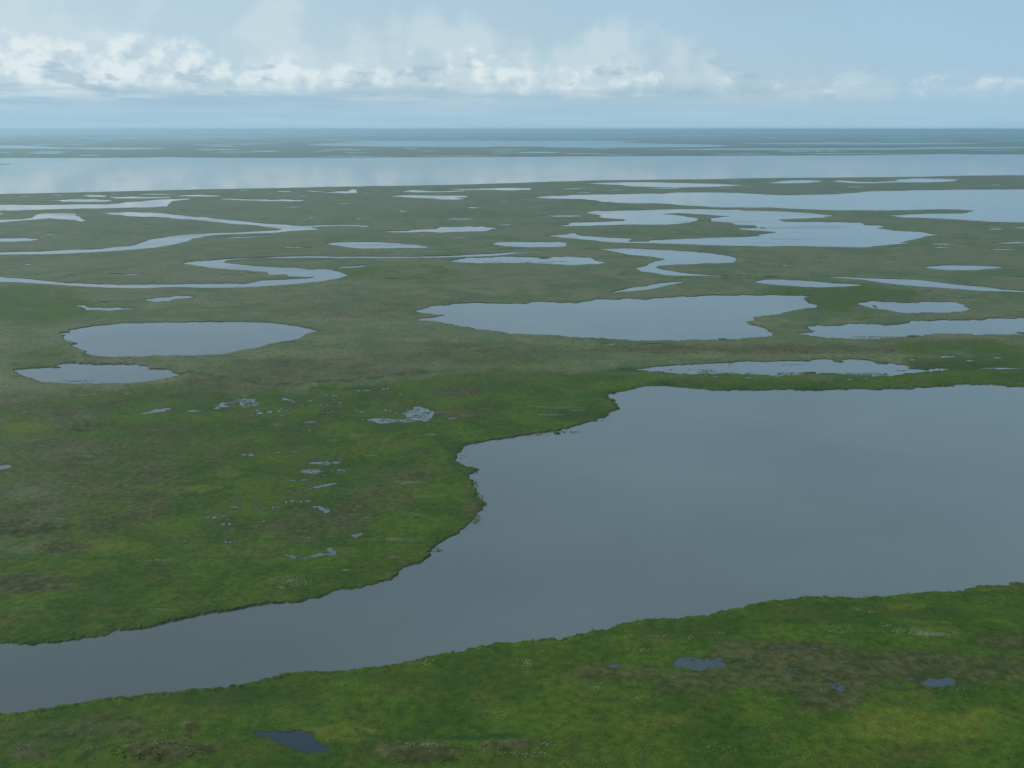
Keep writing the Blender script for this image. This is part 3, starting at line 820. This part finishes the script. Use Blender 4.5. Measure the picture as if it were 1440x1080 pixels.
# ------------------------------------------------------------------ the plain, cut open at every shoreline
U0, U1, V0, V1 = -700.0, 2140.0, 182.8, 1500.0
pts_u, pts_v = [], []
v = 183.8
while v < 1110:
    step = 2.6 if v < 230 else (4.0 if v < 420 else 5.0)
    xs = np.arange(-40, 1481, 8.0 if v > 300 else 16.0)
    pts_u.append(xs + rng.uniform(-3, 3, len(xs)))
    pts_v.append(np.full(len(xs), v) + rng.uniform(-.35, .35, len(xs)) * step)
    v += step
v = 185.5
while v < 1490:
    step = 5 if v < 260 else 22
    xs = np.concatenate([np.arange(U0 + 12, -45, 34.0), np.arange(1488, U1 - 10, 34.0)]) if v < 1110 else np.arange(U0 + 12, U1 - 10, 34.0)
    pts_u.append(xs + rng.uniform(-8, 8, len(xs)))
    pts_v.append(np.full(len(xs), v) + rng.uniform(-.3, .3, len(xs)) * step)
    v += step
gu, gv = np.concatenate(pts_u), np.concatenate(pts_v)
keep = ~in_water(gu, gv)
gu, gv = gu[keep], gv[keep]

verts2, faces2 = [], []
border = [(U0, V0), (U1, V0), (U1, V1), (U0, V1)]
verts2 += border
faces2 += [(0, 1), (1, 2), (2, 3), (3, 0)]
for L in LAKES:
    s = len(verts2)
    uv = L['uv'].copy()
    uv[:, 0] = np.clip(uv[:, 0], U0 + 5, U1 - 5)
    uv[:, 1] = np.clip(uv[:, 1], V0 + .2, V1 - 5)
    verts2 += [tuple(p) for p in uv]
    faces2 += [(s + i, s + (i + 1) % len(uv)) for i in range(len(uv))]
    L['uv'] = uv
n_shore = len(verts2)
verts2 += list(zip(gu, gv))
vo, eo, fo, ov, oe, of = delaunay_2d_cdt([Vector(p) for p in verts2], faces2, [], 0, 1e-4, False)
vo = np.array([(p[0], p[1]) for p in vo])
tri = np.array([f for f in fo if len(f) == 3])
cen = vo[tri].mean(1)
owner = np.full(len(tri), -1)
for k, L in enumerate(LAKES):
    owner[inside(L['uv'], cen[:, 0], cen[:, 1])] = k
gx, gy = ground_xy(vo[:, 0], vo[:, 1])
# orient upwards
a, b, c3 = tri[:, 0], tri[:, 1], tri[:, 2]
area = (gx[b] - gx[a]) * (gy[c3] - gy[a]) - (gx[c3] - gx[a]) * (gy[b] - gy[a])
tri[area < 0] = tri[area < 0][:, ::-1]

# shore vertices: those that touch water, with the level of that water
level = np.full(len(vo), np.nan)
for k, L in enumerate(LAKES):
    vs = np.unique(tri[owner == k])
    level[vs] = L['level']
shore = ~np.isnan(level)
gz = relief(gx, gy)
small_shore = shore & (level > .1)
_m = shore & ~small_shore
gz[_m] = np.clip(.30 + .7 * vnoise(gx[_m] / 30, gy[_m] / 30) + .12 * rng.random(_m.sum()), .06, .6)
gz[small_shore] = .47 + .05 * rng.random(small_shore.sum())
# ground near a small pool must not dip under it
gz = np.where(shore, gz, np.maximum(gz, .30))
edge_v = (vo[:, 0] < U0 + 1) | (vo[:, 0] > U1 - 1) | (vo[:, 1] < V0 + .1) | (vo[:, 1] > V1 - 1)
gz[edge_v] = .5
zn = zones(gx, gy)
_n = shore & (np.hypot(gx, gy) < 800)
zn[_n, 3] = np.maximum(zn[_n, 3], .35)
land = tri[owner < 0]
# banks: walls from the turf edge down under the water
from_edge = {}
for k, L in enumerate(LAKES):
    for t in tri[owner == k]:
        for i in range(3):
            from_edge[(int(t[i]), int(t[(i + 1) % 3]))] = k
bank_q = []
for t in land:
    for i in range(3):
        p, q = int(t[i]), int(t[(i + 1) % 3])
        if (q, p) in from_edge:
            bank_q.append((p, q))
GV = np.stack([gx, gy, gz], 1)
sid = np.nonzero(shore)[0]
remap = {int(s): len(GV) + i for i, s in enumerate(sid)}
low_v = GV[sid].copy()
low_v[:, 2] = level[sid] - .35
_out = np.zeros((len(GV), 2))
for p, q in bank_q:          # the turf lies left of p -> q, the water right
    e = GV[q, :2] - GV[p, :2]
    nrm = np.array([e[1], -e[0]]) / max(1e-9, math.hypot(*e))
    _out[p] += nrm
    _out[q] += nrm
_o = _out[sid]
_o /= np.maximum(1e-6, np.hypot(_o[:, 0], _o[:, 1]))[:, None]
low_v[:, :2] += _o * np.where(level[sid] > .1, .12, 1.0)[:, None]
nS = len(sid)
bank_t = []
for p, q in bank_q:
    p1, q1 = remap[p], remap[q]
    bank_t += [(p1 + nS, p1, q1), (p1 + nS, q1, q1 + nS)]
allv = np.concatenate([GV, low_v, GV[sid]])
allz = np.concatenate([zn, zn[sid], zn[sid]])
# the rest of the plain, out of view, to the horizon all round
R = 150000.0
cx, cy = ground_xy(np.array([U0, U1, U1, U0]), np.array([V0, V0, V1, V1]))
base = len(allv)
ext = [(cx[0], cy[0], .5), (cx[1], cy[1], .5), (cx[2], cy[2], .5), (cx[3], cy[3], .5),
       (-R * 1.35, R * 1.35, .5), (R * 1.35, R * 1.35, .5), (R * 1.35, -R, .5), (-R * 1.35, -R, .5)]
allv = np.concatenate([allv, np.array(ext)])
allz = np.concatenate([allz, np.tile([[.3, .3, .1, 0]], (8, 1))])
B = base
ext_t = [(B, B + 1, B + 5), (B, B + 5, B + 4), (B + 1, B + 2, B + 6), (B + 1, B + 6, B + 5), (B + 2, B + 3, B + 7), (B + 2, B + 7, B + 6), (B + 3, B, B + 4), (B + 3, B + 4, B + 7)]
T_all = np.concatenate([land, np.array(bank_t), np.array(ext_t)])
midx = np.concatenate([np.zeros(len(land)), np.ones(len(bank_t)), np.zeros(len(ext_t))])
ground = mesh_obj('ground', allv, T_all, [M_GROUND, M_PEAT], allz, False, midx)
sm = np.zeros(len(ground.data.polygons), bool)
sm[:len(land)] = True
ground.data.polygons.foreach_set('use_smooth', sm[:len(ground.data.polygons)])
tag(ground, 'flat green and brown tundra plain reaching to the horizon', 'tundra', kind='structure')

for k, L in enumerate(LAKES):
    t = tri[owner == k]
    if len(t) == 0:
        continue
    vs, inv = np.unique(t, return_inverse=True)
    V3 = np.stack([gx[vs], gy[vs], np.full(len(vs), L['level'])], 1)
    o = mesh_obj(L['name'], V3, inv.reshape(-1, 3), M_POOL if L['uv'][:, 1].min() > 1000 else (M_BOG if L['uv'][:, 1].min() > 885 and L['small'] else (M_CALM if L['uv'][:, 1].max() < 315 else M_WATER)))
    tag(o, L['label'], L['name'], L['group'], 'structure')


# ------------------------------------------------------------------ tussocks, sedge and cottongrass: real relief on the turf
def tufts(name, x, y, z, rad, hgt, zone, mat, label, cat, sides=5):
    n = len(x)
    ang = np.linspace(0, 2 * math.pi, sides, endpoint=False)[None, :] + rng.uniform(0, 6.28, (n, 1))
    rr = rad[:, None] * rng.uniform(.6, 1.35, (n, sides))
    V = np.zeros((n, sides + 1, 3))
    V[:, :sides, 0] = x[:, None] + np.cos(ang) * rr
    V[:, :sides, 1] = y[:, None] + np.sin(ang) * rr
    V[:, :sides, 2] = z[:, None] - .08 + hgt[:, None] * rng.uniform(0, .25, (n, sides))
    V[:, sides, 0] = x + rng.normal(0, .25, n) * rad
    V[:, sides, 1] = y + rng.normal(0, .25, n) * rad
    V[:, sides, 2] = z + hgt
    i = np.arange(n)[:, None] * (sides + 1)
    F = np.zeros((n, sides, 3), np.int32)
    for k in range(sides):
        F[:, k, 0] = i[:, 0] + k
        F[:, k, 1] = i[:, 0] + (k + 1) % sides
        F[:, k, 2] = i[:, 0] + sides
    zz = np.repeat(zone, sides + 1, axis=0) if zone is not None else None
    o = mesh_obj(name, V.reshape(-1, 3), F.reshape(-1, 3), mat, zz, True)
    tag(o, label, cat, None, 'stuff')
    return o


def land_points(n, v0, v1, bias=1.0):
    """random spots on the turf between two rows of the view, even on the ground"""
    x0, y0 = ground_xy(720, v1)
    x1, y1 = ground_xy(720, v0)
    yy = np.sqrt(rng.uniform(0, 1, n) * (float(y1) ** 2 - float(y0) ** 2) + float(y0) ** 2)
    xx = rng.uniform(-.60, .60, n) * (yy + 25)
    u, v_ = pixel_of(xx, yy)
    k = ~in_water(u, v_) & (pool_distance(u, v_) > 5)
    return xx[k], yy[k]


tx1, ty1 = land_points(120000, 600, 1110)
tx2, ty2 = land_points(90000, 480, 600)
tx, ty = np.concatenate([tx1, tx2]), np.concatenate([ty1, ty2])
clump = vnoise(tx / 7, ty / 7) + .6 * vnoise(tx / 2.5, ty / 2.5)
k = clump > -.12
tx, ty, clump = tx[k], ty[k], clump[k]
tz = relief(tx, ty)
big = np.clip(np.hypot(tx, ty) / 450, 1, 2.2)
trad = rng.uniform(.25, .6, len(tx)) * big
thg = rng.uniform(.06, .20, len(tx)) * (1 + np.clip(clump, 0, .5)) * np.sqrt(big)
tufts('grass_tussocks', tx, ty, tz, trad, thg, zones(tx, ty), M_TUFT, 'low grass and heath tussocks covering the near plain', 'grass')

# sedge fringe along the shores
fx, fy, fz, fr, fh = [], [], [], [], []
for L in LAKES:
    xy = L['xy']
    dist = np.hypot(xy[:, 0], xy[:, 1])
    if dist.min() > 1300:
        continue
    turn = 1.0 if np.sum(xy[:, 0] * np.roll(xy[:, 1], -1) - np.roll(xy[:, 0], -1) * xy[:, 1]) > 0 else -1.0
    for i in range(len(xy)):
        p, q = xy[i], xy[(i + 1) % len(xy)]
        d = math.hypot(*p)
        if d > 1300:
            continue
        if abs(p[0]) > .6 * p[1] + 30:
            continue
        ln = math.hypot(*(q - p))
        sp = .36 * max(1, d / 600)
        if L['small']:
            sp *= 1.6
        m = int(ln / sp * 1.9 + random.random())
        for _ in range(m):
            t = random.random()
            w = abs(random.gauss(0, 1.1)) - .15 if not L['small'] else abs(random.gauss(0, .3))
            X_, Y_ = p[0] + (q[0] - p[0]) * t + turn * (q[1] - p[1]) / max(ln, 1e-6) * w, p[1] + (q[1] - p[1]) * t - turn * (q[0] - p[0]) / max(ln, 1e-6) * w
            fx.append(X_)
            fy.append(Y_)
            fz.append(L['level'] + (.20 + .22 * min(1, max(0, w)) if not L['small'] else .06))
            fr.append(random.uniform(.25, .6) * (1 if not L['small'] else .6) * max(1, d / 1000))
            fh.append(random.uniform(.05, .20) * (1 if not L['small'] else .2) * min(1, 600 / d))
fx, fy, fz, fr, fh = [np.array(q) for q in (fx, fy, fz, fr, fh)]
_k = (~in_water(*pixel_of(fx, fy))) | (rng.random(len(fx)) < .25)
fx, fy, fz, fr, fh = fx[_k], fy[_k], fz[_k], fr[_k], fh[_k]
fzn = zones(fx, fy)
fzn[:, 3] = .15 + .35 * rng.random(len(fx))
fzn[:, 1] = np.clip(.75 + 1.2 * vnoise(fx / 30, fy / 30) + .4 * (rng.random(len(fx)) - .5), 0, 1)
tufts('sedge_fringe', fx, fy, np.array(fz), np.array(fr), np.array(fh), fzn, M_TUFT, 'dark sedge fringing the shores of the lakes and pools', 'sedge')

# stands of sedge growing out of the shallow water: (cx, cy, rx, ry, density)
STANDS = [(955,522,55,2.6,.5),(1010,526,55,2.0,.5),(1110,526,70,2.4,.6),(1200,526.5,60,2.2,.5),(1075,513,60,2,.12),(1300,521,40,2,.5),(650,645,9,5,.7),(662,662,12,5,.5),(664,684,8,9,.7),
          (672,700,7,8,.6),(668,730,8,7,.5),(612,773,9,4,.6),(636,750,8,4,.4),(600,784,8,3,.4),(585,792,8,3,.5),(640,919,14,2,.5),(210,977,18,1.6,.4),(890,601,40,2,.0),
          (790,608,30,1.6,.35),(750,612,26,1.6,.35),(845,592,14,2,.3),(590,582,16,7,.35),(575,590,30,3,.3),(540,593,24,2,.3),(340,568,26,5,.55),(440,663,14,3,.4),(458,653,18,3,.4),
          (425,784,22,4,.6),(1315,961,28,6,.35),(1175,967,11,7,.5),(1060,932,10,3,.5),(862,938,9,3,.4),(250,1047+0,0.1,0.1,0),(1145,914,8,3,.4),(1120,942,12,2,.5),(985,929,7,2,.6),
          (1005,928,8,1.6,.6),(740,368,60,2,.15),(120,536,40,1.6,.25),(160,538,20,1,.3),(1225,474,36,1,.5),(1020,478,30,.8,.4)]
sx, sy = [], []
for (cx_, cy_, rx_, ry_, de) in STANDS:
    X, Y = ground_xy(np.array([cx_ - rx_, cx_ + rx_]), np.array([cy_, cy_]))
    _, Y2 = ground_xy(np.array([cx_, cx_]), np.array([cy_ + ry_, cy_ - ry_]))
    ar = math.pi / 4 * (X[1] - X[0]) * (Y2[1] - Y2[0])
    d0 = max(1.0, float(Y[0]) / 450)
    n = int(ar * de * 3.6 / d0 ** 1.6)
    if n < 1:
        continue
    rr, th = np.sqrt(rng.random(n)), rng.random(n) * 6.283
    u = cx_ + rx_ * rr * np.cos(th)
    v_ = cy_ + ry_ * rr * np.sin(th)
    x_, y_ = ground_xy(u, v_)
    kk = vnoise(x_ / 5 / d0, y_ / 5 / d0) + .5 * vnoise(x_ / 2, y_ / 2) > -.05
    sx.append(x_[kk])
    sy.append(y_[kk])
for L in LAKES:
    if L['small'] and L['uv'][:, 1].min() < 1000:
        x0_, y0_ = L['xy'].min(0)
        x1_, y1_ = L['xy'].max(0)
        n = int((x1_ - x0_) * (y1_ - y0_) * .5)
        x_, y_ = rng.uniform(x0_, x1_, n), rng.uniform(y0_, y1_, n)
        kk = vnoise(x_ / 6, y_ / 6) + .35 * vnoise(x_ / 1.5, y_ / 1.5) > .20
        sx.append(x_[kk])
        sy.append(y_[kk])
sx, sy = np.concatenate(sx), np.concatenate(sy)
su, sv = pixel_of(sx, sy)
sl = np.full(len(sx), np.nan)
for L in LAKES:
    sl[inside(L['uv'], su, sv)] = L['level']
k = ~np.isnan(sl)
sx, sy, sl = sx[k], sy[k], sl[k]
sd = np.maximum(1, np.hypot(sx, sy) / 500)
szn = zones(sx, sy)
szn[:, 3] = .3 + .6 * rng.random(len(sx))
szn[:, 1] = .5 * rng.random(len(sx))
tufts('water_sedge', sx, sy, sl + .03, rng.uniform(.2, .5, len(sx)) * sd, rng.uniform(.08, .3, len(sx)), szn, M_TUFT, 'sedge standing in the shallows of the lakes and pools', 'sedge')

# white cottongrass: (cx, cy, rx, ry, density)
COTTON = [(1306,894,20,3.0,1.6),(1292,890,20,5,.5),(1262,889,8,4,.6),(1335,895,18,4,.5),(1246,882,9,2,.5),(1206,860,7,1.5,.9),(1224,863,6,1.5,.7),(1175,888,26,5,.25),(1158,883,7,1.4,.7),
          (1006,893,14,2,.6),(972,899,6,2,.5),(905,916,24,2.2,.35),(920,897,60,3,.2),(895,984,24,3,.35),(836,968,12,5,.35),(744,936,9,5,.35),(1368,972,60,2,.1),(592,935,14,2.5,.4),
          (600,931,10,2,.5),(740,935,20,6,.12),(710,1010,40,4,.12),(900,1063,30,8,.08),(770,1050,16,3,.5),(735,1065,30,5,.35),(568,760,26,3,.6),(552,760,9,2.2,1),(575,680,24,2.2,.7),
          (607,613,10,1.8,.8),(520,643,8,1.5,.6),(790,575,26,2,.5),(775,585,16,1.4,.8),(810,579,12,1.2,.6),(755,574,12,1.3,.5),(585,726,20,2.5,.35),(600,700,20,2,.3),(553,786,12,2,.6),
          (485,804,8,2,1),(410,820,26,7,.4),(396,829,6,2,1.1),(310,846,16,2,.3),(232,790,12,2.2,.8),(205,791,14,1.4,.4),(235,860,24,2,.4),(228,859,9,1.3,.6),(115,637,24,1,.5),(125,643,26,1,.4),
          (86,732,14,1.8,.5),(85,745,9,1.6,.4),(115,558,7,.9,.9),(135,556,8,.9,.6),(178,555,6,.8,.7),(183,665,8,1,.4),(105,687,12,1.2,.3),(655,586,6,1,.4),(125,1053,20,2.4,.4),(265,1022,10,2,.5),
          (230,1052,18,3.4,.35),(270,1060,10,3,.3),(600,1055,30,6,.3),(30,920+130,20,3,.2),(500,690,40,6,.08),(690,590+20,1,1,0),(1015,1055,30,5,.12),(830,1080-6,40,5,.15),(1120,1068,30,5,.15),(1090,985,30,4,.08)]
qx, qy = [], []
for (cx_, cy_, rx_, ry_, de) in COTTON:
    X, _ = ground_xy(np.array([cx_ - rx_, cx_ + rx_]), np.array([cy_, cy_]))
    _, Y2 = ground_xy(np.array([cx_, cx_]), np.array([cy_ + ry_, cy_ - ry_]))
    ar = math.pi / 4 * (X[1] - X[0]) * (Y2[1] - Y2[0])
    n = int(ar * de * 7.0)
    if n < 1:
        continue
    rr, th = rng.random(n) ** .8 * 1.15, rng.random(n) * 6.283
    x_, y_ = ground_xy(cx_ + rx_ * rr * np.cos(th), cy_ + ry_ * rr * np.sin(th))
    qx.append(x_)
    qy.append(y_)
qx, qy = np.concatenate(qx), np.concatenate(qy)
k = ~in_water(*pixel_of(qx, qy))
qx, qy = qx[k], qy[k]
tufts('cottongrass', qx, qy, relief(qx, qy) + .12, rng.uniform(.07, .18, len(qx)), rng.uniform(.04, .10, len(qx)), None, M_COTTON,
      'white cottongrass flowering in loose drifts on the near marsh', 'cottongrass', 4)

# grassy islets in the lakes: (cx, cy, half width, half depth in px, label)
ISLETS = [(1178,508,7,1.3,'left one of two grassy islets by the upper shore of the reedy pond'),(1240,510.5,8,1.6,'right one of two grassy islets by the upper shore of the reedy pond'),
          (1138,524.6,9,1.5,'low grassy islet by the lower shore of the reedy pond'),(1288,517.5,12,1.4,'flat grassy islet at the right tip of the reedy pond'),
          (1230,431,2.2,1.2,'tiny reed islet in the small rounded lake'),(1282,473,8,1.3,'ragged islet by the lower shore of the long right lake'),
          (1436,468.5,5,1.2,'small islet where the long right lake meets the right edge'),
          (766,363,10,.8,'thin dark islet in the weedy flat pond'),(1072,320.6,4,.5,'speck of an islet between the spits of the many armed lake'),
          (4,231,9,.7,'dark islet at the left edge of the great lake'),(1016,477.2,8,.7,'thin reed islet at the lower shore of the middle lake'),
          (783,609.5,5,1.3,'small reed islet off the cove shore of the foreground lake')]
for (cx_, cy_, rx_, ry_, lab) in ISLETS:
    x0, y0 = [float(q) for q in ground_xy(cx_, cy_)]
    X, _ = ground_xy(np.array([cx_ - rx_, cx_ + rx_]), np.array([cy_, cy_]))
    _, Y2 = ground_xy(np.array([cx_, cx_]), np.array([cy_ + ry_, cy_ - ry_]))
    hw, hd = (X[1] - X[0]) / 2, (Y2[1] - Y2[0]) / 2
    ns, rings = 22, (1.0, .86, .5)
    V, F = [], []
    wob = [1 + .28 * math.sin(2 * i / ns * 6.28 + cx_) + random.uniform(-.14, .14) for i in range(ns)]
    for ri, r_ in enumerate(rings):
        for i in range(ns):
            a_ = i / ns * 2 * math.pi
            V.append((x0 + hw * r_ * wob[i] * math.cos(a_), y0 + hd * r_ * wob[i] * math.sin(a_), (-.3, .35, .5)[ri] + (random.uniform(0, .2) if ri else 0)))
    V.append((x0, y0, .62))
    for ri in range(2):
        for i in range(ns):
            j = (i + 1) % ns
            p_, q_ = ri * ns, (ri + 1) * ns
            F += [(p_ + i, p_ + j, q_ + j), (p_ + i, q_ + j, q_ + i)]
    for i in range(ns):
        F.append((2 * ns + i, 2 * ns + (i + 1) % ns, 3 * ns))
    V = np.array(V)
    zz = zones(V[:, 0], V[:, 1])
    zz[:, 3] = .55
    o = mesh_obj('islet', V, F, M_GROUND, zz, True)
    tag(o, lab, 'islet', 'grassy islets in the lakes', 'structure')

# ------------------------------------------------------------------ haze: moist air under the cloud
HZ = 220000.0
hv = [(sx_ * HZ, sy_ * HZ, z_) for z_ in (-1.5, CAM_H + 6) for sy_ in (-1, 1) for sx_ in (-1, 1)]
hf = [(0, 2, 1), (1, 2, 3), (4, 5, 6), (5, 7, 6), (0, 1, 4), (1, 5, 4), (2, 6, 3), (3, 6, 7), (0, 4, 2), (2, 4, 6), (1, 3, 5), (3, 7, 5)]
m, T = new_mat('haze_air')
pv = T.n('ShaderNodeVolumePrincipled')
pv.inputs['Color'].default_value = (.62, .90, 1.0, 1)
pv.inputs['Density'].default_value = 0.88e-4
pv.inputs['Anisotropy'].default_value = .5
o_ = T.n('ShaderNodeOutputMaterial')
T.t.links.new(pv.outputs[0], o_.inputs['Volume'])
hz = mesh_obj('haze', hv, hf, m)
tag(hz, 'pale blue haze thickening over the far plain', 'haze', kind='stuff')
